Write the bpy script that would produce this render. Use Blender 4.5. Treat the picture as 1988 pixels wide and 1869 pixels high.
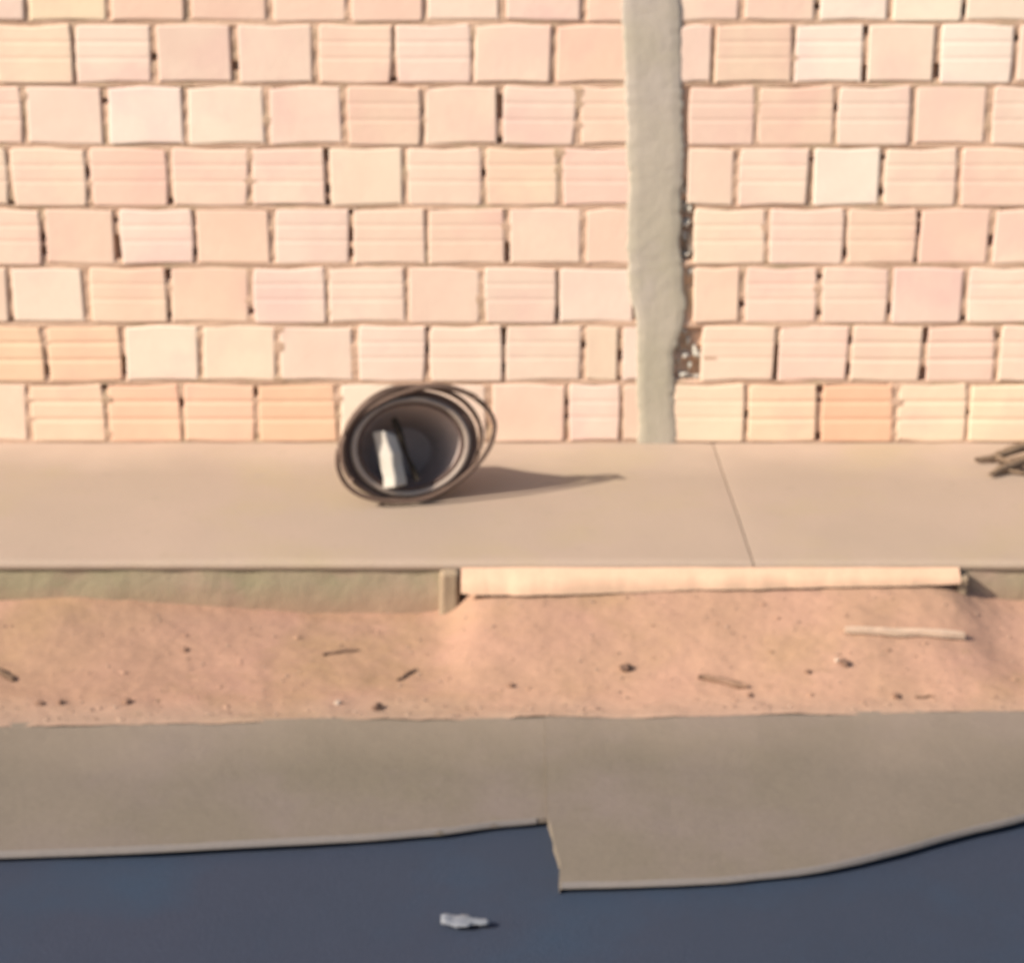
import bpy, bmesh, math, random
import numpy as np
from mathutils import Vector, Matrix, noise, Quaternion

random.seed(7)
R = math.radians
for o in list(bpy.data.objects):
    bpy.data.objects.remove(o)
scene = bpy.context.scene
COL = scene.collection

# ------------------------------------------------------------------ camera
H = 2.35            # camera height above the pavement (m)
PITCH = R(19.5)
FPX = 4400.0        # focal length in pixels of a 1988 x 1869 picture
CX, CY = 994.0, 934.5
cam_d = bpy.data.cameras.new('camera')
cam = bpy.data.objects.new('camera', cam_d)
COL.objects.link(cam)
cam.location = (0, 0, H)
cam.rotation_euler = (R(90) - PITCH, 0, 0)
cam_d.sensor_fit = 'HORIZONTAL'
cam_d.sensor_width = 36
cam_d.lens = FPX / 1988.0 * 36
cam_d.clip_start = .05
cam_d.clip_end = 5000
cam_d.dof.use_dof = True          # the photograph is soft all over
cam_d.dof.focus_distance = 1.5
cam_d.dof.aperture_fstop = 18
scene.camera = cam

# ------------------------------------------------------------------ light
ELEV, AZ = R(33.5), R(23)          # light travels to +x and, by AZ, towards the wall
dirv = Vector((math.cos(ELEV)*math.cos(AZ), math.cos(ELEV)*math.sin(AZ), -math.sin(ELEV)))
w = bpy.data.worlds.new('World'); scene.world = w; w.use_nodes = True
nt = w.node_tree
bg = nt.nodes['Background']
sky = nt.nodes.new('ShaderNodeTexSky')
sky.sky_type = 'NISHITA'; sky.sun_disc = False
sky.sun_elevation = ELEV
sky.sun_rotation = math.atan2(-dirv.x, -dirv.y)
sky.air_density = 1.0; sky.dust_density = 2.0
nt.links.new(sky.outputs[0], bg.inputs[0])
bg.inputs[1].default_value = .11
sd = bpy.data.lights.new('sun', 'SUN'); sd.energy = 4.2; sd.angle = R(.9); sd.color = (1, .93, .82)
sun = bpy.data.objects.new('sun', sd); COL.objects.link(sun)
sun.rotation_euler = dirv.to_track_quat('-Z', 'Y').to_euler()
sun.location = (-6, -2, 6)

vs = scene.view_settings
vs.view_transform = 'Standard'; vs.look = 'None'; vs.gamma = 1; vs.use_curve_mapping = False
vs.exposure = .9

# ------------------------------------------------------------------ helpers
def ray(px, py):
    dx, dy = (px - CX) / FPX, -(py - CY) / FPX
    c, s = math.cos(PITCH), math.sin(PITCH)
    return Vector((dx, c + dy*s, -s + dy*c))
def on_z(px, py, z=0.0):
    d = ray(px, py); t = (z - H) / d.z
    return Vector((0, 0, H)) + d*t
def on_y(px, py, y):
    d = ray(px, py); t = y / d.y
    return Vector((0, 0, H)) + d*t
WY = on_z(CX, 860).y             # face of the wall

def link(o, parent=None):
    COL.objects.link(o)
    if parent is not None: o.parent = parent
    return o
def empty(name, loc=(0, 0, 0), rot=(0, 0, 0)):
    o = bpy.data.objects.new(name, None); o.location = loc; o.rotation_euler = rot
    return link(o)
def tag(o, label=None, cat=None, group=None, kind=None):
    if label: o['label'] = label
    if cat: o['category'] = cat
    if group: o['group'] = group
    if kind: o['kind'] = kind
    return o
def mobj(name, verts, faces, m, parent=None, smooth=False):
    me = bpy.data.meshes.new(name)
    me.from_pydata([tuple(v) for v in verts], [], faces); me.update()
    me.materials.append(m)
    if smooth:
        for p in me.polygons: p.use_smooth = True
    return link(bpy.data.objects.new(name, me), parent)
def fbm(x, y, z=0., s=1., oc=4):
    return noise.fractal(Vector((x*s, y*s, z*s)), .9, 2.0, oc)

def mat(name, c1, c2, scale=4., c3=None, spots=0., bump=.3, bscale=60, rough=.93, vary=False, grain=.10, gscale=220, spec=.2, stretch=None):
    m = bpy.data.materials.new(name); m.use_nodes = True
    n = m.node_tree.nodes; l = m.node_tree.links
    p = n['Principled BSDF']; p.inputs['Roughness'].default_value = rough
    p.inputs['Specular IOR Level'].default_value = spec
    g = n.new('ShaderNodeNewGeometry')
    src = g.outputs['Position']
    if stretch:
        mp = n.new('ShaderNodeMapping'); mp.inputs['Scale'].default_value = stretch
        l.new(src, mp.inputs[0]); src = mp.outputs[0]
    def nz(s, det=5, rg=.55):
        t = n.new('ShaderNodeTexNoise'); t.inputs['Scale'].default_value = s
        t.inputs['Detail'].default_value = det; t.inputs['Roughness'].default_value = rg
        l.new(src, t.inputs['Vector']); return t.outputs['Fac']
    def ramp(f, a, b):
        t = n.new('ShaderNodeMapRange'); t.inputs[1].default_value = a; t.inputs[2].default_value = b
        l.new(f, t.inputs[0]); return t.outputs[0]
    def mix(f, a, b, mode='MIX'):
        t = n.new('ShaderNodeMix'); t.data_type = 'RGBA'; t.blend_type = mode
        if isinstance(f, float): t.inputs[0].default_value = f
        else: l.new(f, t.inputs[0])
        for i, v in ((6, a), (7, b)):
            if isinstance(v, tuple): t.inputs[i].default_value = v + (1,)
            else: l.new(v, t.inputs[i])
        return t.outputs[2]
    col = mix(ramp(nz(scale), .35, .65), c1, c2)
    if c3: col = mix(ramp(nz(scale*.47+1.3, 6, .6), .5, .68), col, c3)
    if vary:
        oi = n.new('ShaderNodeObjectInfo')
        col = mix(1.0, col, oi.outputs['Color'], 'MULTIPLY')
    if spots:
        col = mix(ramp(nz(scale*9, 3), .62, .72), col, tuple(c*(1-spots) for c in c1))
    # fine grain
    gr = ramp(nz(gscale, 4, .7), .25, .75)
    mr = n.new('ShaderNodeMapRange'); mr.inputs[3].default_value = 1-grain; mr.inputs[4].default_value = 1+grain
    l.new(gr, mr.inputs[0])
    cc = n.new('ShaderNodeVectorMath'); cc.operation = 'SCALE'
    l.new(col, cc.inputs[0]); l.new(mr.outputs[0], cc.inputs['Scale'])
    l.new(cc.outputs[0], p.inputs['Base Color'])
    if bump:
        b = n.new('ShaderNodeBump'); b.inputs['Strength'].default_value = bump; b.inputs['Distance'].default_value = .01
        l.new(nz(bscale, 6, .65), b.inputs['Height']); l.new(b.outputs[0], p.inputs['Normal'])
    return m

M = {}
M['brick'] = mat('terracotta', (0.6548, 0.4774, 0.3655), (0.6874, 0.5232, 0.3994), 5, c3=(0.6548, 0.4483, 0.357), bump=.12, bscale=45, vary=True, grain=.05)
M['chip'] = mat('broken_terracotta', (0.42, 0.3686, 0.3091), (0.3877, 0.3564, 0.2961), 20, bump=.2)
M['mortar'] = mat('mortar', (0.4328, 0.2847, 0.1953), (0.508, 0.3349, 0.2344), 14, c3=(0.3763, 0.2679, 0.1718), bump=.4, bscale=80)
M['column'] = mat('column_concrete', (0.3863, 0.3275, 0.2662), (0.3448, 0.2996, 0.2218), 2.6, c3=(0.3794, 0.3206, 0.281), bump=.25, bscale=30, grain=.06)
M['pave'] = mat('pavement_concrete', (0.2962, 0.2231, 0.1657), (0.3155, 0.2327, 0.1757), 1.6, c3=(0.3026, 0.2295, 0.1557), bump=.14, bscale=50, grain=.05, spots=.03)
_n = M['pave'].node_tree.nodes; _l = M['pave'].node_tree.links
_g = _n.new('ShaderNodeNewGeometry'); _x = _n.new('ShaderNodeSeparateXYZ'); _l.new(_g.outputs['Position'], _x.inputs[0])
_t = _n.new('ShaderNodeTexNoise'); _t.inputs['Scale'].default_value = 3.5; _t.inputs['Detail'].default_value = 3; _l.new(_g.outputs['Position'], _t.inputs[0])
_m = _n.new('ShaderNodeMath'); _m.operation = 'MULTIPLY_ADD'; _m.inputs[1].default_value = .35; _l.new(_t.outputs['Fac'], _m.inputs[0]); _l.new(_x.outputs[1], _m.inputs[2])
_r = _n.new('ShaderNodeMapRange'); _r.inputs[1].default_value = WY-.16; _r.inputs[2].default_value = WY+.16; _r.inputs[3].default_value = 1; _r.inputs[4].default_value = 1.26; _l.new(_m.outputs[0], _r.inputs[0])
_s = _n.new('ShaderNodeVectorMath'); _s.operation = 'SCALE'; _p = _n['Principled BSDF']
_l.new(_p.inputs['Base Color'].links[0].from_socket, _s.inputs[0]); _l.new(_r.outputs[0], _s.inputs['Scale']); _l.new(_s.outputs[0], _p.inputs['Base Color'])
def dust_y(m, y0, y1, k, dc=None, axis=1, wob=.35, sc=3.5):
    n = m.node_tree.nodes; l = m.node_tree.links; p = n['Principled BSDF']
    g = n.new('ShaderNodeNewGeometry'); x = n.new('ShaderNodeSeparateXYZ'); l.new(g.outputs['Position'], x.inputs[0])
    t = n.new('ShaderNodeTexNoise'); t.inputs['Scale'].default_value = sc; t.inputs['Detail'].default_value = 4; l.new(g.outputs['Position'], t.inputs[0])
    a = n.new('ShaderNodeMath'); a.operation = 'MULTIPLY_ADD'; a.inputs[1].default_value = wob; l.new(t.outputs['Fac'], a.inputs[0]); l.new(x.outputs[axis], a.inputs[2])
    r = n.new('ShaderNodeMapRange'); r.inputs[1].default_value = y0 + wob/2; r.inputs[2].default_value = y1 + wob/2; r.inputs[3].default_value = 0; r.inputs[4].default_value = k; l.new(a.outputs[0], r.inputs[0])
    mx = n.new('ShaderNodeMix'); mx.data_type = 'RGBA'; l.new(r.outputs[0], mx.inputs[0]); l.new(p.inputs['Base Color'].links[0].from_socket, mx.inputs[6])
    mx.inputs[7].default_value = dc + (1,); l.new(mx.outputs[2], p.inputs['Base Color'])
M['bed'] = mat('joint_dirt', (0.182, 0.133, 0.091), (0.154, 0.112, 0.077), 20)
M['riser'] = mat('mossy_concrete', (0.3069, 0.2362, 0.1603), (0.2532, 0.2159, 0.1336), 5, c3=(0.3221, 0.2159, 0.1603), bump=.35, bscale=30)
M['fillet'] = mat('pale_cement', (0.5331, 0.3415, 0.2295), (0.5018, 0.308, 0.205), 5, bump=.2, bscale=30)
M['dirt'] = mat('dirt', (.278, .166, .106), (.308, .176, .122), 2.2, c3=(.270, .165, .096), bump=.28, bscale=26, grain=.10, spots=.10, gscale=90)
M['gutter'] = mat('gutter_concrete', (0.1415, 0.1133, 0.08675), (0.126, 0.1026, 0.07394), 1.3, c3=(0.1453, 0.1142, 0.09464), bump=.2, bscale=30, grain=.10, spots=.06, gscale=90)
M['gedge'] = mat('pale_edge', (0.1655, 0.1389, 0.1212), (0.1508, 0.1301, 0.1182), 8, bump=.2)
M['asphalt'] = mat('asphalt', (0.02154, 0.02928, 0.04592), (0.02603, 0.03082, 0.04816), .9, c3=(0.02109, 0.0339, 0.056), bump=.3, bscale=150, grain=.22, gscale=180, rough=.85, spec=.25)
M['ground'] = mat('far_ground', (.36, .26, .18), (.30, .24, .16), .3)
M['tub'] = mat('grey_brown_plastic', (0.098, 0.06231, 0.04985), (0.08171, 0.05285, 0.0436), 12, bump=.05, rough=.8, spec=.15, grain=.04)
M['tublight'] = mat('dusty_plastic', (0.3172, 0.2499, 0.1992), (0.2565, 0.1986, 0.163), 15, bump=.1, rough=.65, grain=.06)
M['tubin'] = mat('dark_plastic', (0.3393, 0.2622, 0.2342), (0.2941, 0.236, 0.2108), 12, bump=.05, rough=.85, spec=.1, grain=.04)
M['hose'] = mat('hoop_rubber', (0.117, 0.07358, 0.05354), (0.0936, 0.05841, 0.0419), 14, bump=.05, rough=.7)
M['white'] = mat('white_plastic', (0.4124, 0.3657, 0.3126), (0.3901, 0.3449, 0.2937), 9, bump=.04, rough=.7, spec=.15, grain=.02)
M['litter'] = mat('litter_plastic', (0.162, 0.1653, 0.1782), (0.1361, 0.1394, 0.1555), 30, bump=.1, rough=.4, grain=.02)
M['stick'] = mat('dark_wood', (0.0297, 0.02145, 0.01485), (0.0231, 0.0165, 0.01155), 20, bump=.2)
M['bark'] = mat('brown_bark', (0.18, 0.1215, 0.0765), (0.135, 0.09, 0.0585), 16, bump=.3, bscale=60)
M['darktwig'] = mat('dark_twig', (.10, .06, .04), (.08, .05, .03), 25, bump=.1)
M['dullstone'] = mat('dull_stone', (.20, .115, .075), (.17, .10, .07), 30, bump=.2)
M['stub'] = mat('stub_concrete', (0.2786, 0.2013, 0.1353), (0.2508, 0.1842, 0.1189), 6, bump=.2)
M['twig'] = mat('twig_brown', (0.1632, 0.0969, 0.0612), (0.204, 0.1224, 0.0816), 25, bump=.1)
M['paleplank'] = mat('pale_wood', (0.4752, 0.3384, 0.2448), (0.4176, 0.3024, 0.216), 18, bump=.1)
M['stone'] = mat('brown_stone', (0.117, 0.0675, 0.045), (0.153, 0.09, 0.063), 30, bump=.3)
M['palestone'] = mat('pale_stone', (0.42, 0.315, 0.245), (0.364, 0.28, 0.21), 30, bump=.3)
M['grit'] = mat('grit', (0.21, 0.1295, 0.0875), (0.336, 0.231, 0.168), 14, bump=.3)

_yg = on_z(CX, 1395, -.175).y
dust_y(M['gutter'], _yg-.30, _yg+.02, .45, (.235, .180, .135))
dust_y(M['dirt'], _yg+.14, _yg+.0, .55, (.300, .215, .155), wob=.16, sc=4)
dust_y(M['riser'], -.060, -.14, .9, (.29, .19, .125), axis=2, wob=.06, sc=5)

# ------------------------------------------------------------------ ground, road
ZG = -.175      # soil level by the gutter
ZA = -.229     # asphalt
gnd = mobj('ground', [(-400, -400, -.9), (400, -400, -.9), (400, 400, -.9), (-400, 400, -.9)], [(0, 1, 2, 3)], M['ground'])
tag(gnd, kind='structure')
nx, ny = 260, 120
V = []; F = []
for j in range(ny+1):
    y = -5.0 + (10.6)*j/ny
    for i in range(nx+1):
        x = -9 + 18*i/nx
        V.append((x, y, ZA + .006*fbm(x, y, 0, 1.1) + .0015*fbm(x, y, 3, 9)))
for j in range(ny):
    for i in range(nx):
        a = j*(nx+1)+i; F.append((a, a+1, a+nx+2, a+nx+1))
road = mobj('road', V, F, M['asphalt'], smooth=True); tag(road, kind='structure')

# ------------------------------------------------------------------ wall
XL, XR = -3.75, 3.75
row_px = [-74, 45, 165, 285, 403, 517, 630, 743, 860]
zs = [on_y(CX, p, WY).z for p in row_px]
zs[-1] = 0.0
rows_l = [[50, 210, 362, 523, 675, 825, 975, 1135],
          [-12, 143, 297, 455, 612, 765, 917, 1075],
          [45, 205, 360, 518, 668, 820, 970, 1122],
          [17, 170, 328, 486, 633, 787, 937, 1087],
          [82, 228, 378, 530, 682, 828, 982, 1134],
          [20, 168, 328, 488, 635, 788, 935, 1083],
          [88, 240, 390, 540, 690, 830, 978, 1132, 1204],
          [57, 208, 355, 500, 657, 803, 950, 1100, 1206]]
rows_r = [[1440, 1590, 1730, 1875], [1385, 1540, 1678, 1820, 1970], [1468, 1622, 1770, 1920],
          [1430, 1573, 1713, 1860], [1345, 1490, 1640, 1782, 1925], [1440, 1590, 1727, 1872],
          [1380, 1508, 1650, 1795, 1935], [1448, 1590, 1738, 1880]]
colL = [(-80, 1205), (0, 1206), (150, 1212), (290, 1217), (380, 1219), (480, 1216), (560, 1220), (632, 1236), (700, 1236), (860, 1238)]
colR = [(-80, 1322), (0, 1322), (150, 1325), (290, 1330), (380, 1324), (480, 1322), (545, 1327), (600, 1334), (640, 1324), (680, 1309), (860, 1313)]
def interp(t, y):
    ys = [a for a, b in t]; xs = [b for a, b in t]
    return float(np.interp(y, ys, xs))
def wx(px, row):                       # pixel column in a course -> metres
    py = (row_px[row] + row_px[row+1]) / 2
    return on_y(px, py, WY).x
PEACH = (1, 1, 1); CREAM = (1.04, 1.12, 1.17); PINK = (1.0, .93, .93); ORANGE = (.97, .84, .72); YEL = (1.02, 1.03, .96); PALE = (1.03, 1.05, 1.06)
tint = {(0, 210): PINK, (0, 362): PINK, (0, 675): PINK, (0, 50): YEL, (0, 825): PALE, (0, 1590): CREAM, (0, 1730): CREAM, (0, 1875): CREAM,
        (1, -12): YEL, (1, 1540): CREAM, (1, 1820): CREAM, (1, 1678): PALE, (1, 917): PALE,
        (2, 205): CREAM, (2, 360): (1.06, 1.11, 1.18), (2, 1770): PALE,
        (3, 170): PINK, (3, 1573): CREAM, (3, 1087): PINK, (4, 378): PINK,
        (5, 1083): PALE, (5, 1872): PALE, (6, 240): (1.04, 1.09, 1.10), (6, 390): (1.04, 1.06, 1.05), (6, 88): (.99, .90, .80), (6, -60): (.99, .88, .80),
        (6, 1795): PINK, (6, 690): PALE, (7, 208): (1, .86, .78), (7, 355): (1, .87, .77), (7, 500): ORANGE, (7, 57): (1, .95, .86), (7, 657): CREAM,
        (7, 950): PINK, (7, 1590): (.97, .80, .68), (7, 1738): YEL, (7, 1448): (1, .95, .88), (7, 1313): YEL, (7, 1880): YEL}
strong = {(7, 57), (7, 208), (7, 355), (7, 500), (7, 1590), (7, 1738), (7, 1448), (7, 1880), (6, 88), (6, 1650), (6, 1795), (6, -60)}
ribbed = {(3, 170), (3, 486), (3, 787), (3, 1087), (1, 612), (1, 765), (1, 1820), (1, 1540), (1, 1385), (2, 1335), (2, 1468), (2, 1622), (2, 1920),
          (4, 530), (4, 682), (3, 1430), (3, 1713), (5, 168), (5, 488), (5, 1440), (5, 1872), (4, 1345), (4, 1640), (6, 830), (6, 1380), (6, 1508), (4, 228), (7, 1100), (7, 1313)}

def brick_mesh(kind, k):
    rnd = random.Random(100*kind+k)
    gr = {0: [], 1: [-.08, .21], 2: [-.12, .20]}[kind] 
    dep = {0: 0, 1: .0012, 2: .0024}[kind]
    prof = [(-.5, .11), (-.5, .0024), (-.488, .0006), (-.46, 0)]
    for g in gr:
        hw = .055 if kind == 1 else .060
        prof += [(g-hw, 0), (g, dep), (g+hw, 0)]
    prof += [(.46, 0), (.488, .0006), (.5, .0024), (.5, .11)]
    st = [(-.5, .002), (-.488, .0004), (-.46, 0), (.0, 0), (.46, 0), (.488, .0004), (.5, .002)]
    verts = []; faces = []
    n = len(prof)
    jl = [rnd.uniform(-.018, .018) for _ in range(7)]
    jt = [rnd.uniform(-.03, .03)*.9 for _ in range(7)]; jb = [rnd.uniform(-.03, .03)*.9 for _ in range(7)]
    cor = [rnd.uniform(0, .018) for _ in range(4)]
    for i, (x, yo) in enumerate(st):
        for (z, y) in prof:
            f = z + .5
            xx = x + (jl[0]*(1-f) + jl[1]*f)*(x < -.4) + (jl[2]*(1-f) + jl[3]*f)*(x > .4)
            zz = z + jt[i]*(z > .4) + jb[i]*(z < -.4)
            if abs(x) > .48 and abs(z) > .45:
                q = (x > 0) + 2*(z > 0); xx -= math.copysign(cor[q], x)
            verts.append((xx, (y + yo if y < .1 else y), zz))
    for i in range(len(st)-1):
        for j in range(n-1):
            a = i*n+j; faces.append((a, a+n, a+n+1, a+1))
    faces.append(tuple(range(n))); faces.append(tuple((len(st)-1)*n + j for j in reversed(range(n))))
    me = bpy.data.meshes.new('brick'); me.from_pydata(verts, [], faces); me.update(); me.materials.append(M['brick'])
    return me
BM = {k: [brick_mesh(k, i) for i in range(8)] for k in range(3)}
wall = empty('brick_wall', (0, WY, 0))
tag(wall, 'unplastered wall of peach hollow bricks with a concrete column, behind the pavement', 'wall')
joints_all = []   # per course list of head joints (m)
GAP = .0165
count = 0
def put_brick(x0, x1, z0, z1, kind, c):
    global count
    o = bpy.data.objects.new('brick', random.choice(BM[kind])); link(o, wall)
    sx = 1 if random.random() < .5 else -1
    o.location = ((x0+x1)/2, random.uniform(-.0015, .002), (z0+z1)/2)
    o.scale = ((x1-x0), 1, (z1-z0))
    o.rotation_euler = (random.uniform(-.006, .006), random.uniform(-.007, .007), random.uniform(-.004, .004))
    v = random.uniform(-.035, .03)
    o.color = (c[0]*(1+v), c[1]*(1+v+random.uniform(-.02, .02)), c[2]*(1+v+random.uniform(-.035, .035)), 1)
    count += 1
up = 3
courses = []
hrow = .2025
for k in range(up, 0, -1):
    courses.append((zs[0] + hrow*(k-1), zs[0] + hrow*k, None))
for r in range(8):
    courses.append((zs[r+1], zs[r], r))
for ci, (z0, z1, r) in enumerate(courses):
    if r is None:
        off = (.13 if ci % 2 else 0)
        jl = [wx(50, 0) + off + .262*k for k in range(-1, 9)]; jl = [j for j in jl if j < wx(1190, 0) - .06]
        jr = [wx(1400, 0) + off*.9 + .24*k for k in range(0, 5)]
        cl, cr = wx(1205, 0), wx(1322, 0)
    else:
        jl = [wx(p, r) for p in rows_l[r]]; jr = [wx(p, r) for p in rows_r[r]]
        py = (row_px[r]+row_px[r+1])/2
        cl, cr = wx(interp(colL, py), r), wx(interp(colR, py), r)
    left = list(jl)
    while left[0] > XL: left.insert(0, left[0] - .2525 + random.uniform(-.006, .006))
    right = list(jr)
    while right[-1] < XR: right.append(right[-1] + .2450 + random.uniform(-.006, .006))
    joints_all.append((z0, z1, left + right))
    zz0, zz1 = z0 + GAP/2, z1 - GAP/2
    if z0 < .01: zz0 = .008
    ends = left + [cl + .012]
    px_left = ([None]*(len(left)-len(jl)) + (rows_l[r] if r is not None else [None]*len(jl)))
    if r is not None:
        nl = len(left)-len(jl)
        if nl and r == 6: px_left[nl-1] = -60
    def style(px):
        key = (r, px)
        c = tint.get(key)
        if c is None: c = random.choice([PEACH, PEACH, PEACH, (1, .955, .95), (1.01, 1.03, 1.04), (1, .965, .94)])
        kind = 2 if key in strong else 1 if key in ribbed else (random.choice([0, 0, 0, 1]))
        if r is None or px is None: kind = random.choice([0, 1, 1])
        return c, kind
    for i in range(len(ends)-1):
        a, b = ends[i] + GAP/2, ends[i+1] - (GAP/2 if i < len(ends)-2 else 0)
        if b - a < .012: continue
        c, kind = style(px_left[i]); put_brick(a, b, zz0, zz1, kind, c)
    first = cr - .006
    if r == 3: first = wx(1334, 3)
    if r == 4: first = wx(1345, 4)
    if r == 5: first = wx(1345, 5)
    if r == 6: first = wx(1362, 6)
    if r == 2: first = wx(1338, 2)
    if r == 6: right = [q for q in right if q > wx(1420, 6)]
    ends = [first] + [q for q in right if q > first + .04]
    pr = rows_r[r] if r is not None else []
    keys = {0: 1322, 1: 1322, 2: 1335, 3: 1392, 4: 1345, 5: 1345, 6: 1380, 7: 1313}
    for i in range(len(ends)-1):
        a = ends[i] + (GAP/2 if i else 0); b = ends[i+1] - GAP/2
        key = None
        if r is not None:
            if i == 0: key = keys[r]
            else:
                for p in pr:
                    if abs(wx(p, r) - ends[i]) < .004: key = p
        c, kind = style(key); put_brick(a, b, zz0, zz1, kind, c)
ZTOP = courses[0][1]

# mortar: unevenly filled joints between the bricks
damage = [(1318, 1340, 350, 410, .022), (1322, 1346, 395, 505, .035), (1310, 1362, 640, 735, .030), (1334, 1352, 520, 560, .02)]
dmg = [(on_y(a, d, WY).x, on_y(b, d, WY).x, on_y(CX, d, WY).z, on_y(CX, c, WY).z, dp) for a, b, c, d, dp in damage]
gx0, gx1, gz1 = -2.1, 2.1, 1.72
st = .006
NXm = int((gx1-gx0)/st); NZm = int(gz1/st)
X = np.linspace(gx0, gx1, NXm+1); Z = np.linspace(0, gz1, NZm+1)
pts = np.zeros((NZm+1, NXm+1, 3))
deep_pts = {}
for zi, z in enumerate(Z):
    crs = next((c for c in joints_all if c[0] <= z <= c[1]), joints_all[0])
    bd = min(abs(z-crs[0]), abs(z-crs[1]))
    J = np.array(crs[2])
    for xi, x in enumerate(X):
        n1 = noise.noise(Vector((x*9, z*30, 1.)))
        if bd < .0105:
            n2 = noise.noise(Vector((x*4, crs[0]*7+.3, 5)))
            rec = .0040 + .0025*n1 + .0045*n2
        else:
            k = int(np.argmin(abs(J-x)))
            if abs(J[k]-x) > .022: rec = .012
            else:
                jn = noise.noise(Vector((J[k]*31.7, crs[0]*13.1, 9.)))
                n3 = noise.noise(Vector((J[k]*17, z*26, 2.)))
                rec = .0055 + .006*jn + .007*n3
                if n3 + jn*.6 > .34: rec += .03
        for (a, b, c, d, dp) in dmg:
            if a < x < b and c < z < d: rec = dp + .02*n1
        pts[zi, xi] = (x, max(.0008, rec), z)
verts = pts.reshape(-1, 3)
idx = np.arange((NZm+1)*(NXm+1)).reshape(NZm+1, NXm+1)
faces = np.stack([idx[:-1, :-1], idx[:-1, 1:], idx[1:, 1:], idx[1:, :-1]], -1).reshape(-1, 4)
nv = len(verts)
extra = []
ef = []
for (a, b, c, d) in ((XL, gx0, 0, ZTOP), (gx1, XR, 0, ZTOP), (gx0, gx1, gz1, ZTOP)):
    k = nv + len(extra)
    extra += [(a, .007, c), (b, .007, c), (b, .007, d), (a, .007, d)]; ef.append((k, k+1, k+2, k+3))
# back and ends of the wall core
k = nv + len(extra)
extra += [(XL, .10, 0), (XR, .10, 0), (XR, .10, ZTOP), (XL, .10, ZTOP)]; ef.append((k, k+3, k+2, k+1))
me = bpy.data.meshes.new('mortar')
me.from_pydata([tuple(v) for v in verts] + extra, [], [tuple(int(q) for q in f) for f in faces] + ef); me.update()
me.materials.append(M['mortar'])
mo = link(bpy.data.objects.new('mortar', me), wall)

# wall beyond the individually built bricks, in both directions
fv = []; ff = []
for (xa, xb) in ((-9.0, XL-.02), (XR+.35, 9.0)):
    for ci, (z0, z1, r) in enumerate(courses):
        x = xa + (.12 if ci % 2 else 0)
        while x < xb:
            b = min(x + .238, xb); k = len(fv)
            for zz in (z0+GAP/2, z1-GAP/2):
                fv += [(x, 0, zz), (b, 0, zz), (b, .1, zz), (x, .1, zz)]
            ff += [(k, k+1, k+5, k+4), (k, k+3, k+2, k+1), (k+4, k+5, k+6, k+7), (k, k+4, k+7, k+3), (k+1, k+2, k+6, k+5)]
            x += .25
    k = len(fv); fv += [(xa, .008, 0), (xb+(.03), .008, 0), (xb+.03, .008, ZTOP), (xa, .008, ZTOP)]; ff.append((k, k+1, k+2, k+3))
fb = mobj('brick_courses', fv, ff, M['chip'], wall); fb['kind'] = 'stuff'

# concrete column
cv = []; cf = []
NZc = 260; NXc = 18
for j in range(NZc+1):
    z = ZTOP*j/NZc
    # pixel row of this height
    vz = Vector((0, WY, z - H)); c, s = math.cos(PITCH), math.sin(PITCH)
    yc = vz.y*s + vz.z*c; dc = vz.y*c - vz.z*s
    py = CY - FPX*yc/dc
    sc = FPX/dc
    l = (interp(colL, py) - CX)/sc; r_ = (interp(colR, py) - CX)/sc
    l += .004*fbm(1.3, z, 0, 9) + .005*fbm(4.3, z, 0, 38); r_ += .005*fbm(7.3, z, 0, 10) + .006*fbm(2.3, z, 0, 38)
    rowv = [(l+.004, .06, z), (l, .002, z)]
    for i in range(NXc+1):
        x = l + .003 + (r_-l-.006)*i/NXc
        e = min(i, NXc-i)/3.0; e = min(1, e)
        rowv.append((x, -.0035*e - .0015 + .0012*fbm(x, z, 2, 5) + .0004*fbm(x, z, 5, 30), z))
    rowv += [(r_, .002, z), (r_-.004, .06, z)]
    cv += rowv
n = NXc+5
for j in range(NZc):
    for i in range(n-1):
        a = j*n+i; cf.append((a, a+1, a+n+1, a+n))
mobj('concrete_column', cv, cf, M['column'], wall, smooth=True)

# broken brick corners beside the column
def rock(name, loc, size, m, parent=None, seed=0, sub=1, flat=1., rotz=0., rough=.28):
    bm = bmesh.new(); bmesh.ops.create_icosphere(bm, subdivisions=sub, radius=.5)
    for v in bm.verts:
        q = 1 + rough*noise.noise(v.co*2.3 + Vector((seed*3.1, seed*1.7, 0)))*2
        v.co = v.co*q
        v.co = Vector((v.co.x*size[0], v.co.y*size[1], v.co.z*size[2]*flat))
    me = bpy.data.meshes.new(name); bm.to_mesh(me); bm.free(); me.materials.append(m)
    o = bpy.data.objects.new(name, me); link(o, parent); o.location = loc; o.rotation_euler = (0, 0, rotz); return o
def fragment(px, py, wpx, hpx, dy=.004, rot=0., seed=0, m='chip'):
    p = on_y(px, py, WY); wm = wpx/597.*1.15; hm = hpx/560.*1.15
    o = rock('brick_fragment', (p.x, dy+.015, p.z), (wm, .03, hm), M[m], wall, seed+3, sub=1, rough=.5)
    o.rotation_euler = (0, rot, 0)
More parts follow.
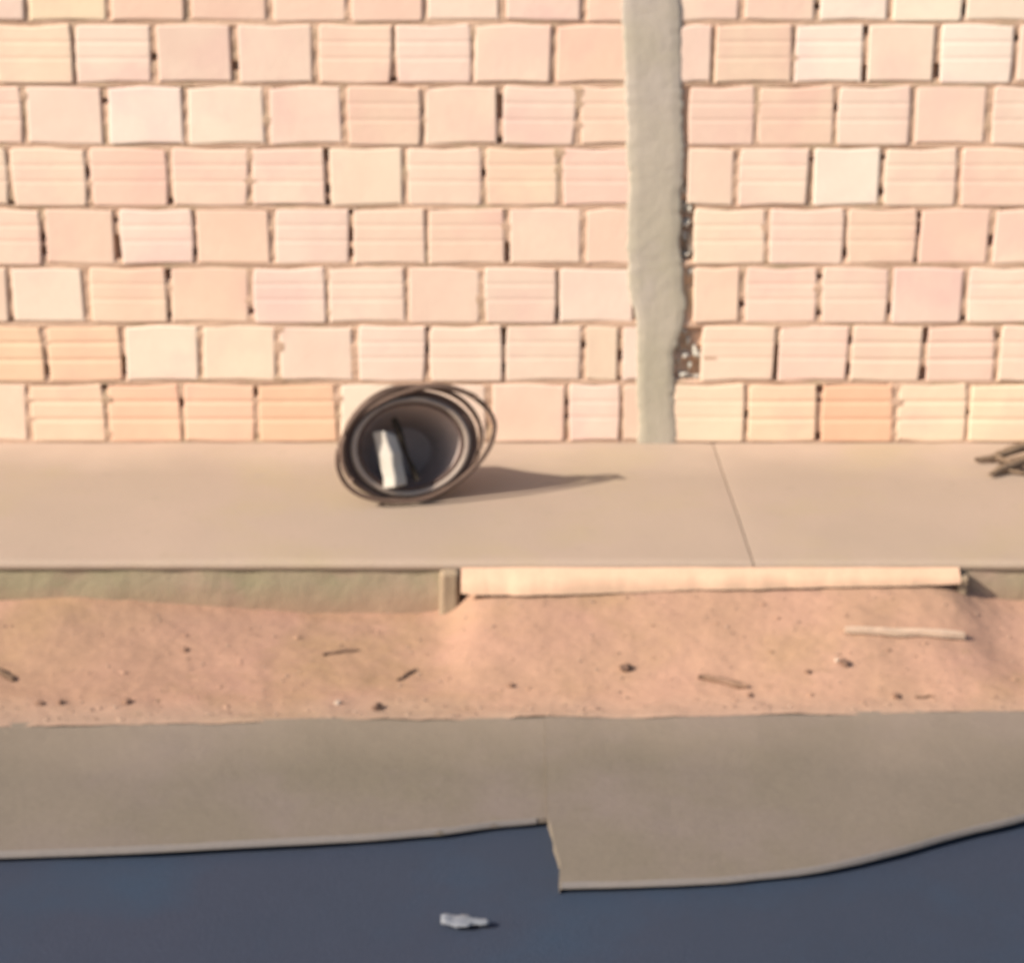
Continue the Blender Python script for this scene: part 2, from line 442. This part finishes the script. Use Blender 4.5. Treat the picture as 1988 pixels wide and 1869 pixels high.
for k, a in enumerate([(1328, 372, 12, 16, .006, .2),
          (1331, 402, 12, 22, .010, .1), (1334, 436, 14, 14, .008, .5), (1330, 462, 10, 22, .012, 0), (1341, 478, 8, 34, .006, 0), (1333, 497, 16, 9, .006, 0), (1340, 408, 8, 16, .004, 0),
          (1342, 528, 16, 20, .006, .3), (1316, 652, 10, 12, .008, 0), (1330, 645, 12, 7, .006, 0), (1336, 664, 9, 16, .008, 0), (1318, 676, 7, 9, .010, 0), (1331, 692, 14, 7, .006, 0), (1318, 704, 8, 14, .008, 0),
          (1340, 712, 10, 16, .005, .2), (1350, 682, 12, 30, .006, -.3), (1327, 728, 26, 9, .004, 0), (1354, 733, 22, 9, .004, 0)]):
    fragment(a[0], a[1], a[2], a[3], a[4], a[5], k)

# ------------------------------------------------------------------ pavement
YF = on_z(CX, 1093).y            # front edge of the pavement
pave = mobj('pavement', [(XL*2.4, YF+.035, -.007), (XR*2.4, YF+.035, -.007), (XR*2.4, WY+.12, -.007), (XL*2.4, WY+.12, -.007),
                         (XL*2.4, YF+.035, -.4), (XR*2.4, YF+.035, -.4)], [(0, 1, 2, 3), (4, 5, 1, 0)], M['bed'])
tag(pave, kind='structure')
ja = on_z(1391, 880); jb = on_z(1463, 1092)
def joint_x(y, base=0.): return ja.x + (jb.x-ja.x)*(y-ja.y)/(jb.y-ja.y) + base
def slab(name, f0, f1, y0, y1, zt, th, m, parent, nx=90, ny=26, amp=.003, nose=.010, front=None, seed=0.):
    V = []; F = []
    ys = [y0 + (y1-y0)*j/ny for j in range(ny+1)]
    prof = [(None, -th), (None, -nose)]
    for j in range(-2, ny+1):
        for i in range(nx+1):
            t = i/nx
            yy = ys[max(j, 0)]
            x0, x1 = f0(yy), f1(yy); x = x0 + (x1-x0)*t
            if front: yy = yy if j > 0 else yy + 0
            fy = (front(x) if front else y0)
            y = fy + (y1-fy)*max(j, 0)/ny
            if j == -2: y += .004; z = zt(x, y) - th
            elif j == -1: z = zt(x, y) - nose
            else:
                z = zt(x, y) + amp*fbm(x, y, seed, 2.2)
                if j == 0: z = zt(x, y) - nose*.15; y += nose*.6
                if i in (0, nx): z -= nose*.12
            if j <= 0: y += .0022*fbm(x, seed, 0, 6)
            V.append((x, y, z))
    n = nx+1; rows = ny+3
    for j in range(rows-1):
        for i in range(nx):
            a = j*n+i; F.append((a, a+1, a+n+1, a+n))
    # side skirts
    for i, rev in ((0, False), (nx, True)):
        base = len(V); dn = rows-2
        for j in range(2, rows): V.append(V[j*n+i])
        for j in range(2, rows):
            v = V[j*n+i]; V.append((v[0], v[1], v[2]-th))
        for j in range(dn-1):
            q = (base+j, base+j+1, base+dn+j+1, base+dn+j)
            F.append(q if not rev else q[::-1])
    return mobj(name, V, F, m, parent, smooth=True)
flat = lambda x, y: 0.0
G = .004
for (a, b, sd_) in ((-7.4, -4.95, 1), (-4.95, -2.45, 2), (-2.45, None, 3), (None, 2.9, 4), (2.9, 5.4, 5), (5.4, 8.2, 6)):
    f0 = (lambda y: joint_x(y)+G/2) if a is None else (lambda y, a=a: a+G/2)
    f1 = (lambda y: joint_x(y)-G/2) if b is None else (lambda y, b=b: b-G/2)
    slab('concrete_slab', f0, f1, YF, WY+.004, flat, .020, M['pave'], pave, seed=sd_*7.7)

# soil: height of the planting strip
YS = on_z(CX, 1398, ZG).y        # soil meets gutter
xa_ = on_z(885, 1100).x; xb_ = on_z(1862, 1100).x
yt_l = on_z(905, 1160).y
leftprof = [(-2000, -.13), (-100, -.125), (0, -.115), (130, -.105), (220, -.112), (330, -.125), (450, -.142), (560, -.156), (700, -.160), (900, -.158)]
ysl = on_z(0, 1408, ZG).y; ysr = on_z(1988, 1380, ZG).y; xl0 = on_z(0, 1410, ZG).x; xr0 = on_z(1988, 1379, ZG).x
def yback(x): return ysl + (ysr-ysl)*(x-xl0)/(xr0-xl0)
def soil_z(x, y):
    t = min(1, max(0, (YF+.02 - y)/(YF+.02-yback(x))))
    s1 = .5+.5*math.tanh((x-xa_-.02)/.06); s2 = .5+.5*math.tanh((xb_+.04-x)/.09); bay = s1*s2
    px = CX + x/6.4*FPX
    top_l = interp(leftprof, px) if x < xa_+.1 else -.115 + .015*fbm(x, 1, 0, 2)
    u = (x-xa_)/(xb_-xa_)
    top_b = -.054 + .022*min(1, max(0, u))
    left = top_l + (ZG - top_l)*min(1, t*1.9)**.7
    # in the bay the ground slopes up to the pavement edge
    b = top_b + (ZG - top_b)*min(1, t*1.15)**.95
    z = left*(1-bay) + b*bay
    edge = max(0, 1-(1-t)*14)
    fr = min(1, (1-t)*9+.10)
    z += (.007*fbm(x, y, 1, 2.5) + .0028*fbm(x, y, 4, 9) + .0010*fbm(x, y, 8, 40))*(1-.8*edge)*fr
    return z + .006*edge*fbm(x, 0, 0, 5) + .0055*max(0, 1-(1-t)*12)
V = []; F = []
xs = list(np.concatenate([np.linspace(-9, -2, 60)[:-1], np.linspace(-2, 2, 480), np.linspace(2, 9, 60)[1:]])); NY = 110
for j in range(NY+1):
    for x in xs:
        x = float(x)
        y0 = yback(x) - .012 + .010*fbm(x, 7, 0, 2.5) + .004*fbm(x, 9, 0, 18); y = y0 + (YF+.034-y0)*j/NY
        V.append((x, y, soil_z(x, y)))
n = len(xs)
for j in range(NY):
    for i in range(n-1):
        a = j*n+i; F.append((a, a+1, a+n+1, a+n))
soil = mobj('dirt_strip', V, F, M['dirt'], smooth=True)
at = soil.data.attributes.new('sand', 'FLOAT', 'POINT')
at.data.foreach_set('value', [(.5+.5*math.tanh((v[0]-xa_-.15-.2*fbm(v[0], v[1], 0, 2))/.30))*(.6+.4*fbm(v[0], v[1], 5, 3)) for v in V])
_n = M['dirt'].node_tree.nodes; _l = M['dirt'].node_tree.links
_a = _n.new('ShaderNodeAttribute'); _a.attribute_name = 'sand'
_r = _n.new('ShaderNodeMapRange'); _r.inputs[3].default_value = 1.0; _r.inputs[4].default_value = 1.27; _l.new(_a.outputs['Fac'], _r.inputs[0])
_s = _n.new('ShaderNodeVectorMath'); _s.operation = 'SCALE'; _p = _n['Principled BSDF']
_l.new(_p.inputs['Base Color'].links[0].from_socket, _s.inputs[0]); _l.new(_r.outputs[0], _s.inputs['Scale']); _l.new(_s.outputs[0], _p.inputs['Base Color']); tag(soil, kind='structure')

# concrete riser under the slab nosing (left part and far right)
def grid_face(name, x0, x1, z0, z1, yf, m, parent, nx=120, nz=10, amp=.004):
    V = []; F = []
    for j in range(nz+1):
        for i in range(nx+1):
            x = x0+(x1-x0)*i/nx; z = z0+(z1-z0)*j/nz
            V.append((x, yf + amp*fbm(x, z, 3, 9), z))
    for j in range(nz):
        for i in range(nx):
            a = j*(nx+1)+i; F.append((a, a+1, a+nx+2, a+nx+1))
    return mobj(name, V, F, m, parent, smooth=True)
grid_face('riser', -7.4, xa_, -.3, -.017, YF+.011, M['riser'], pave, nx=400)
grid_face('riser', xb_, 8.2, -.3, -.017, YF+.011, M['riser'], pave, nx=400)
# stub walls closing the bay at each end
def box_part(name, x0, x1, y0, y1, z0, z1, m, parent, b=.006, jit=.002):
    bm = bmesh.new()
    bmesh.ops.create_cube(bm, size=1)
    for v in bm.verts: v.co = Vector(((x0+x1)/2+v.co.x*(x1-x0), (y0+y1)/2+v.co.y*(y1-y0), (z0+z1)/2+v.co.z*(z1-z0)))
    bmesh.ops.subdivide_edges(bm, edges=bm.edges[:], cuts=3, use_grid_fill=True)
    for v in bm.verts: v.co += Vector((fbm(*v.co, 12), fbm(v.co.y, v.co.z, v.co.x, 12), fbm(v.co.z, v.co.x, v.co.y, 12)))*jit
    me = bpy.data.meshes.new(name); bm.to_mesh(me); bm.free(); me.materials.append(m)
    o = link(bpy.data.objects.new(name, me), parent)
    md = o.modifiers.new('bevel', 'BEVEL'); md.width = b; md.segments = 2; md.limit_method = 'ANGLE'
    return o
box_part('stub_wall', on_z(852, 1110).x, xa_+.010, YF-.022, YF+.03, -.3, -.020, M['stub'], pave, b=.014, jit=.004)
box_part('stub_wall', xb_-.002, xb_+.030, YF-.030, YF+.03, -.3, -.030, M['stub'], pave, b=.014, jit=.004)
# pale cement fillet along the pavement edge in the bay
V = []; F = []; nx = 160; nyf = 8
for j in range(nyf+1):
    for i in range(nx+1):
        u = i/nx; x = xa_+.014 + (xb_+.004-xa_-.012)*u
        wdt = (.080*(1-u)+.045*u)*(1+.16*fbm(x, 0, 0, 3)+.07*fbm(x, 4, 0, 14))*min(1, .75+u*8); t = j/nyf
        dz = -.012 - (.058*(1-u)+.034*u)*t**1.2
        V.append((x, YF+.003 - wdt*t, dz + .0025*fbm(x, t*.12, 0, 4)*(t > 0)))
for j in range(nyf):
    for i in range(nx):
        a = j*(nx+1)+i; F.append((a+nx+1, a+nx+2, a+1, a))
fl = mobj('cement_fillet', V, F, M['fillet'], pave, smooth=True)
at = fl.data.attributes.new('foot', 'FLOAT', 'POINT')
at.data.foreach_set('value', [(k // (nx+1))/nyf for k in range(len(V))])
_n = M['fillet'].node_tree.nodes; _l = M['fillet'].node_tree.links; _p = _n['Principled BSDF']
_a = _n.new('ShaderNodeAttribute'); _a.attribute_name = 'foot'
_g = _n.new('ShaderNodeNewGeometry'); _t = _n.new('ShaderNodeTexNoise'); _t.inputs['Scale'].default_value = 7; _t.inputs['Detail'].default_value = 5; _l.new(_g.outputs['Position'], _t.inputs[0])
_m = _n.new('ShaderNodeMath'); _m.operation = 'MULTIPLY_ADD'; _m.inputs[1].default_value = 1.1; _l.new(_t.outputs['Fac'], _m.inputs[0]); _l.new(_a.outputs['Fac'], _m.inputs[2])
_r = _n.new('ShaderNodeMapRange'); _r.inputs[1].default_value = 1.05; _r.inputs[2].default_value = 1.6; _l.new(_m.outputs[0], _r.inputs[0])
_x = _n.new('ShaderNodeMix'); _x.data_type = 'RGBA'; _l.new(_r.outputs[0], _x.inputs[0]); _l.new(_p.inputs['Base Color'].links[0].from_socket, _x.inputs[6]); _x.inputs[7].default_value = (.36, .235, .155, 1); _l.new(_x.outputs[2], _p.inputs['Base Color'])

# ------------------------------------------------------------------ gutter slabs
gut = mobj('gutter', [(-9, YS-.9, -.262), (9, YS-.9, -.262), (9, YS+.1, -.222), (-9, YS+.1, -.222)], [(0, 1, 2, 3)], M['bed']); tag(gut, kind='structure')
ZE = -.205
def edge_pts(tab):
    out = []
    for px, py in tab:
        p = on_z(px, py, ZE); out.append((p.x, p.y))
    return out
le = edge_pts([(-900, 1700), (0, 1657), (250, 1648), (480, 1636), (700, 1624), (850, 1612), (950, 1598), (1070, 1588)])
re_ = edge_pts([(1080, 1717), (1250, 1712), (1400, 1705), (1550, 1690), (1640, 1675), (1750, 1648), (1880, 1612), (1988, 1585), (2300, 1500)])
def tabf(t):
    X_ = [a for a, b in t]; Y_ = [b for a, b in t]
    return lambda x: float(np.interp(x, X_, Y_))
lf, rf = tabf(le), tabf(re_)
def gz(front):
    def f(x, y):
        t = (y-front(x))/(yback(x)-front(x)); return ZE + (ZG+.004-ZE)*max(0, min(1.1, t))
    return f
xm = on_z(1063, 1600, ZE).x
def gslab(x0, x1, front, seed):
    V = []; F = []; nx = 150; ny = 40
    rowsn = []
    zf = gz(front)
    def jag(x): return .004*fbm(x, seed, 0, 4) + .0018*fbm(x, seed, 1, 22)
    # profile at the front: undercut, lip, top
    for j in range(-3, ny+1):
        for i in range(nx+1):
            x = x0+(x1-x0)*i/nx; fy = front(x)+jag(x)*(1 if i else 2); by = yback(x)+.010*fbm(x, 2, 0, 3)
            if j == -3: y, z = fy+.03, ZA-.01
            elif j == -2: y, z = fy+.016, ZE-.015
            elif j == -1: y, z = fy, ZE-.011
            else:
                t = j/ny
                y = fy+.004+(by-fy-.004)*t; z = zf(x, y) + .0035*fbm(x, y, seed, 2.5)*min(1, t*6) - (.0015 if j == 0 else 0)
            if front is rf and i < 4:      # worn, slanting end of the wider slab
                x += .024*(1-i/4)*min(1, max(0, (lf(xm)+.01-y)/.22)) + .003*fbm(y, 1, 0, 14)*(1-i/4)*(y < lf(xm))
            V.append((x, y, z))
    n = nx+1
    for j in range(ny+3):
        for i in range(nx):
            a = j*n+i; F.append((a, a+1, a+n+1, a+n))
    for i, rev in ((0, 0), (nx, 1)):
        b = len(V)
        for j in range(2, ny+4):
            v = V[j*n+i]; V.append((v[0], v[1], ZA-.03))
        for j in range(2, ny+3):
            q = (j*n+i, (j+1)*n+i, b+j-1, b+j-2); F.append(q[::-1] if rev else q)
    mobj('concrete_slab', V, F, M['gutter'], gut, smooth=False)
    # thin skin along the lip, coloured paler than the slab
    V = []; F = []
    for i in range(nx+1):
        x = x0+(.026 if front is rf else .002)+(x1-x0-.028)*i/nx; fy = front(x)+jag(x); wd = .008+.006*fbm(x, seed, 5, 5)
        for (yy, zz) in ((fy-.0015, ZE-.0105), (fy+.002, ZE+.0005), (fy+wd, zf(x, fy+wd)+.0035*fbm(x, fy+wd, seed, 2.5)*.3+.0015)):
            V.append((x, yy, zz))
    for i in range(nx):
        for j in range(2):
            a = i*3+j; F.append((a, a+3, a+4, a+1))
    mobj('slab_edge', V, F, M['gedge'], gut, smooth=True)
gslab(-7.5, xm, lf, 3.3)
gslab(xm+.0004, 7.5, rf, 8.1)

# ------------------------------------------------------------------ tub and loose hoop
GPT = on_z(812, 972)             # where it stands
YAW = R(12)
u = Vector((math.cos(YAW), math.sin(YAW), 0)); nrm = Vector((math.sin(YAW), -math.cos(YAW), 0))
LEAN = R(4)                      # leans back
upv = (Vector((0, 0, 1))*math.cos(LEAN) - nrm*math.sin(LEAN)); nrm2 = (nrm*math.cos(LEAN) + Vector((0, 0, 1))*math.sin(LEAN))
def frame_mat(org, u=u, v=upv, n=nrm2):
    return Matrix(((u.x, v.x, n.x, org.x), (u.y, v.y, n.y, org.y), (u.z, v.z, n.z, org.z), (0, 0, 0, 1)))
TW, THt = .204, .176             # half width and half height of the tub
def lathe(name, prof, m, parent, seg=72, seed=0., wob=.012, sag=False):
    V = []; F = []
    for k in range(seg):
        a = 2*math.pi*k/seg
        w_ = 1 + wob*math.sin(2*a+1.+seed) + wob*.6*math.sin(3*a+seed*2)
        for (r, d) in prof:
            V.append((TW*r*w_*math.cos(a), THt*r*w_*math.sin(a) - (THt*(.90-r)*.9*min(1, -d/.05) if d < 0 and sag else 0), d))
    n = len(prof)
    for k in range(seg):
        for j in range(n-1):
            a = k*n+j; b = ((k+1) % seg)*n+j
            F.append((a, b, b+1, a+1))
    return mobj(name, V, F, m, parent, smooth=True)
tub = empty('tub')
tub.matrix_world = frame_mat(GPT + upv*(THt*.99) + u*(-.020))
tag(tub, 'round dark grey plastic tub lying on its side on the pavement, mouth to the street', 'tub')
lathe('shell', [(.46, -.21), (.52, -.20), (.66, -.11), (.80, -.03), (.89, -.008), (.93, -.004)], M['tub'], tub, sag=True)
lathe('back', [(.001, -.210), (.25, -.210), (.465, -.208)], M['tub'], tub, wob=0).location = (0, -THt*.40, 0)
def ringprof(rc, dc, rr, rd, n=10): return [(rc + rr*math.cos(t), dc + rd*math.sin(t)) for t in [2*math.pi*i/n for i in range(n+1)]]
lathe('outer_rim', ringprof(.945, .004, .052, .012), M['tub'], tub, seed=.4)
lathe('middle_rim', ringprof(.840, .010, .052, .012), M['tublight'], tub, seed=.4)
lathe('inner_rim', ringprof(.765, .004, .034, .010), M['tub'], tub, seed=.5)
lathe('inner_wall', [(.76, .0), (.72, -.03), (.60, -.11), (.46, -.185)], M['tubin'], tub, sag=True)
lathe('base', [(.47, -.184), (.3, -.18), (.001, -.18)], M['tubin'], tub, wob=0).location = (0, -THt*.40, 0)
def tube(name, pts, r, m, parent=None, seg=8, closed=False, rr=None):
    V = []; F = []; N = len(pts)
    for i, p in enumerate(pts):
        a = pts[(i-1) % N] if (closed or i > 0) else p; b = pts[(i+1) % N] if (closed or i < N-1) else p
        t = (b-a).normalized(); s = t.orthogonal() if abs(t.z) > .95 else t.cross(Vector((0, 0, 1))).normalized(); s = s.normalized(); q = t.cross(s)
        ri = rr[i] if rr else r
        for k in range(seg):
            an = 2*math.pi*k/seg; V.append(p + (s*math.cos(an) + q*math.sin(an))*ri)
    for i in range(N if closed else N-1):
        for k in range(seg):
            a = i*seg+k; b = ((i+1) % N)*seg+k; c = ((i+1) % N)*seg+(k+1) % seg; d = i*seg+(k+1) % seg
            F.append((a, b, c, d))
    if not closed:
        F.append(tuple(range(seg))[::-1]); F.append(tuple((N-1)*seg+k for k in range(seg)))
    return mobj(name, V, F, m, parent, smooth=True)
# hoop: traced at its real distance, a loose oval ring round the tub
hp = []; NT = 2.45; NS = 170
for k in range(NS+1):
    t = k/NS; a = 2*math.pi*NT*t + .9; tn = NT*t
    q_ = min(1, max(0, (tn-.9)/.5))          # second turn hugs the tub more closely
    A = .232*(1-q_) + .212*q_; B = .173*(1-q_) + .178*q_; sk = .050*(1-q_) + .004*q_
    x = A*math.cos(a)*(1+.02*math.sin(2*a)+.012*math.sin(3*a+tn)) + sk*math.sin(a) - .012*q_
    y = B*math.sin(a)*(1+.012*math.sin(5*a+tn*2))
    end = max(0, tn-2.15)/.3
    hp.append(u*x + upv*(max(y+.186, .010) + .02*end*0) + nrm2*(.034 - .016*q_*(1+.0*tn) + .012*math.sin(a*1.5) + .03*end))
hoop = tube('hose_coil', hp, .0078, M['hose']); hoop.location = GPT - u*.008
tag(hoop, 'loose coil of thin dark hose leaning round the mouth of the dark tub', 'hose')
# things inside the tub's mouth
C0 = GPT + upv*(THt*.99) - u*.012
ctop = C0 + u*(-.086) + upv*.052 + nrm2*(-.012); cbot = C0 + u*(-.062) + upv*(-.118) + nrm2*.026
ax = (ctop-cbot); L = ax.length; zax = ax.normalized()
dl = (-u + nrm2*.9); dl = (dl - zax*dl.dot(zax)).normalized(); dr = zax.cross(dl).normalized()
bx = empty('carton')
bx.matrix_world = Matrix(((dl.x, dr.x, zax.x, cbot.x), (dl.y, dr.y, zax.y, cbot.y), (dl.z, dr.z, zax.z, cbot.z), (0, 0, 0, 1)))
tag(bx, 'narrow white carton leaning upright in the mouth of the dark tub', 'carton')
bm = bmesh.new(); bmesh.ops.create_cube(bm, size=1)
for v in bm.verts: v.co = Vector((v.co.x*.052, v.co.y*.052, (v.co.z+.5)*L*.93))
bmesh.ops.subdivide_edges(bm, edges=bm.edges[:], cuts=4, use_grid_fill=True)
for v in bm.verts:
    v.co += Vector((fbm(*v.co, 14), fbm(v.co.y, v.co.z, v.co.x, 14), 0))*.008
    v.co.z += .014*(v.co.x/.029)*(v.co.z > L*.7)
me = bpy.data.meshes.new('carton_body'); bm.to_mesh(me); bm.free(); me.materials.append(M['white'])
ob = link(bpy.data.objects.new('carton_body', me), bx); md = ob.modifiers.new('bevel', 'BEVEL'); md.width = .009; md.segments = 3; md.limit_method = 'ANGLE'
p0 = C0 + u*(-.055) + upv*.085 + nrm2*(-.01); p1 = C0 + u*(.006) + upv*(-.105) + nrm2*.02
st_ = tube('stick', [p0.lerp(p1, t) + Vector((0, 0, .004*math.sin(9*t))) for t in [i/8 for i in range(9)]], .011, M['stick'], rr=[.009+.003*math.sin(i) for i in range(9)])
tag(st_, 'dark stick standing beside the white carton in the tub', 'stick')

# ------------------------------------------------------------------ branch at the right edge
def zsurf(x, y): return soil_z(x, y) if y < YF else 0.0
br = empty('branch', on_z(1950, 905)); o0 = br.location.copy()
tag(br, 'broken brown branch with forked end lying on the pavement by the wall', 'branch')
def limb(name, pxs, rs, mm=M['bark']):
    pts = []
    for (px, py, z) in pxs: pts.append(on_z(px, py, z) - o0)
    # refine
    out = []; rr = []
    for i in range(len(pts)-1):
        for k in range(4):
            t = k/4; out.append(pts[i].lerp(pts[i+1], t) + Vector((0, 0, .002*random.uniform(-1, 1)))); rr.append((rs[i]*(1-t)+rs[i+1]*t)*random.uniform(.92, 1.08))
    out.append(pts[-1]); rr.append(rs[-1])
    return tube(name, out, .01, mm, br, rr=rr)
limb('limb', [(1893, 893, .012), (1925, 889, .016), (1955, 877, .03), (2000, 862, .045), (2080, 850, .05), (2200, 860, .03), (2300, 880, .02)], [.007, .011, .016, .02, .02, .018, .01])
limb('limb', [(1921, 922, .012), (1940, 912, .016), (1970, 902, .022), (2010, 885, .035), (2060, 862, .045)], [.005, .013, .017, .018, .016])
limb('twig', [(1940, 899, .012), (1965, 894, .016), (1995, 888, .02), (2040, 872, .03)], [.006, .010, .012, .01])
limb('twig', [(1955, 914, .010), (1985, 918, .010), (2030, 912, .014)], [.006, .007, .005])
limb('twig', [(1930, 886, .02), (1950, 892, .02), (1975, 902, .02)], [.006, .008, .007])

# ------------------------------------------------------------------ debris on the soil
def soil_pt(px, py):
    z = ZG
    for _ in range(12):
        p = on_z(px, py, z); z = soil_z(p.x, p.y)
    return Vector((p.x, p.y, z))
stones = [
 (1215, 1300, .026, 'dark angular stone alone on the dirt midway between the stub wall and the thin twig', 'stone'),
 (733, 1376, .022, 'round dark stone close to the gutter, below the tub', 'stone'),
 (1640, 1289, .024, 'dark flat stone on the dirt just below the pale wood strip', 'stone'),
 (246, 1364, .020, 'reddish stone near the gutter at the left of the dirt strip', 'dullstone'),
 (76, 1367, .017, 'small brown stone by the gutter, left one of a close pair', 'dullstone'),
 (118, 1365, .016, 'small brown stone by the gutter, right one of a close pair', 'dullstone'),
 (358, 1263, .017, 'small dull stone half sunk in the dirt, highest on the left side', 'dullstone'),
 (1740, 1353, .017, 'brown pebble at the gutter edge below the right end of the pale wood strip', 'dullstone'),
 (1568, 1305, .014, 'tiny brown pebble left of the dark flat stone', 'dullstone'),
 (656, 1366, .014, 'small pale pebble left of the round dark stone by the gutter', 'palestone'),
 (1625, 1283, .012, 'pale chip touching the dark flat stone', 'palestone'),
 (1455, 1350, .013, 'small dull pebble under the right end of the thin twig', 'dullstone'),
 (992, 1332, .015, 'faint brown pebble on the dirt below the stub wall', 'dullstone')]
for i, (px, py, s, lab, m) in enumerate(stones):
    p = soil_pt(px, py)
    o = rock('stone', p + Vector((0, 0, s*.22)), (s*1.35, s*1.1, s*.9), M[m], None, i+1, sub=2, rotz=i*.8)
    tag(o, lab, 'stone', 'stones on the dirt strip')
twigs = [((628, 1272), (695, 1262), .0055, 'short dark twig on the dirt between the tub and the gutter'),
         ((1358, 1316), (1452, 1336), .0095, 'long thin brown twig slanting on the dirt, right of the dark angular stone'),
         ((772, 1322), (808, 1300), .005, 'short dull twig slanting up beside the round dark stone'),
         ((-12, 1300), (28, 1322), .009, 'thick dark twig at the left end of the dirt strip'),
         ((1775, 1354), (1812, 1352), .004, 'tiny twig by the gutter at the right, beside a brown pebble')]
for (a, b, r_, lab) in twigs:
    A, B = soil_pt(*a), soil_pt(*b)
    pts = [A.lerp(B, k/6) for k in range(7)]
    pts = [Vector((p.x+random.uniform(-.003, .003), p.y+random.uniform(-.004, .004), soil_z(p.x, p.y)+r_*.6)) for p in pts]
    o = tube('twig', pts, r_, M['darktwig' if a[0] < 0 else 'twig'], rr=[r_*.6]+[r_*random.uniform(.85, 1.15) for _ in range(5)]+[r_*.5])
    tag(o, lab, 'twig', 'twigs on the dirt strip')
# pale wood strip
A, B = soil_pt(1640, 1228), soil_pt(1872, 1240)
V = []; F = []; N = 16
for i in range(N+1):
    t = i/N; c = A.lerp(B, t); w_ = .011*(1 - .5*max(0, .3-t)/.3)*(1+.15*math.sin(t*17)); zc = max(soil_z(c.x, c.y), A.z*(1-t)+B.z*t) + .003
    for dy, dz in ((-w_, 0), (-w_, .013), (w_, .014), (w_, 0)): V.append((c.x, c.y+dy, zc+dz))
for i in range(N):
    for k in range(4):
        a = i*4+k; b = i*4+(k+1) % 4; F.append((a, b, b+4, a+4))
F += [(3, 2, 1, 0), (N*4, N*4+1, N*4+2, N*4+3)]
pl = mobj('wood_strip', V, F, M['paleplank']); tag(pl, 'pale narrow wood strip lying on the dirt near its right end', 'wood strip')

# grit on the soil
gv = []; gf = []
rnd = random.Random(5)
ico = bmesh.new(); bmesh.ops.create_icosphere(ico, subdivisions=1, radius=.5); iv = [v.co.copy() for v in ico.verts]; if_ = [tuple(v.index for v in f.verts) for f in ico.faces]; ico.free()
for k in range(800):
    x = rnd.uniform(-2.4, 2.4); y = yback(x)+.012 + (YF-YS)*rnd.random()**1.5*.94
    s = rnd.choice([.003, .004, .004, .005, .006, .009]); z = soil_z(x, y); b = len(gv)
    sq = (rnd.uniform(.8, 1.6), rnd.uniform(.7, 1.3), rnd.uniform(.5, .8))
    for v in iv:
        q_ = 1+rnd.uniform(-.2, .2); gv.append((x+v.x*s*sq[0]*q_, y+v.y*s*sq[1]*q_, z+v.z*s*sq[2]*q_+s*.15))
    gf += [tuple(b+i for i in f) for f in if_]
gr = mobj('grit', gv, gf, M['grit']); tag(gr, 'fine brown grit scattered over the dirt strip', 'grit', kind='stuff')

gv = []; gf = []
for k in range(240):
    x = rnd.uniform(-2.4, 2.4); y = yback(x)+.01 + (YF-YS)*rnd.random()**1.8*.9
    s_ = rnd.uniform(.008, .019)*rnd.choice([.6, .8, 1]); z = soil_z(x, y); b = len(gv)
    sq = (rnd.uniform(.8, 1.8), rnd.uniform(.7, 1.3), rnd.uniform(.35, .6))
    for v in iv:
        q_ = 1+rnd.uniform(-.22, .22); gv.append((x+v.x*s_*sq[0]*q_, y+v.y*s_*sq[1]*q_, z+v.z*s_*sq[2]*q_))
    gf += [tuple(b+i for i in f) for f in if_]
cl = mobj('soil_clumps', gv, gf, M['dirt']); tag(cl, 'small crumbs of dry soil on the dirt strip', 'soil', kind='stuff')

# ------------------------------------------------------------------ litter on the road
p = on_z(903, 1789, ZA+.004)
V = []; F = []; nx, ny = 16, 6
for j in range(ny+1):
    for i in range(nx+1):
        a, b = i/nx, j/ny
        wv = 1-.45*abs(2*a-1)**2
        x = (a-.5)*.105; y = (b-.5)*.050*wv*(1.0 if a < .6 else .6)
        V.append((x, y - .01*a, .010*(1-abs(2*b-1)**2)*(1-.6*a) + .006*fbm(a, b, 4, 5)+.004))
for j in range(ny):
    for i in range(nx):
        a = j*(nx+1)+i; F.append((a, a+1, a+nx+2, a+nx+1))
lt = mobj('plastic_scrap', V, F, M['litter'], smooth=True); lt.location = p
sm = lt.modifiers.new('solid', 'SOLIDIFY'); sm.thickness = .002; sm.offset = 1
tag(lt, 'crumpled whitish plastic scrap lying on the dark road', 'litter')
print('bricks', count)
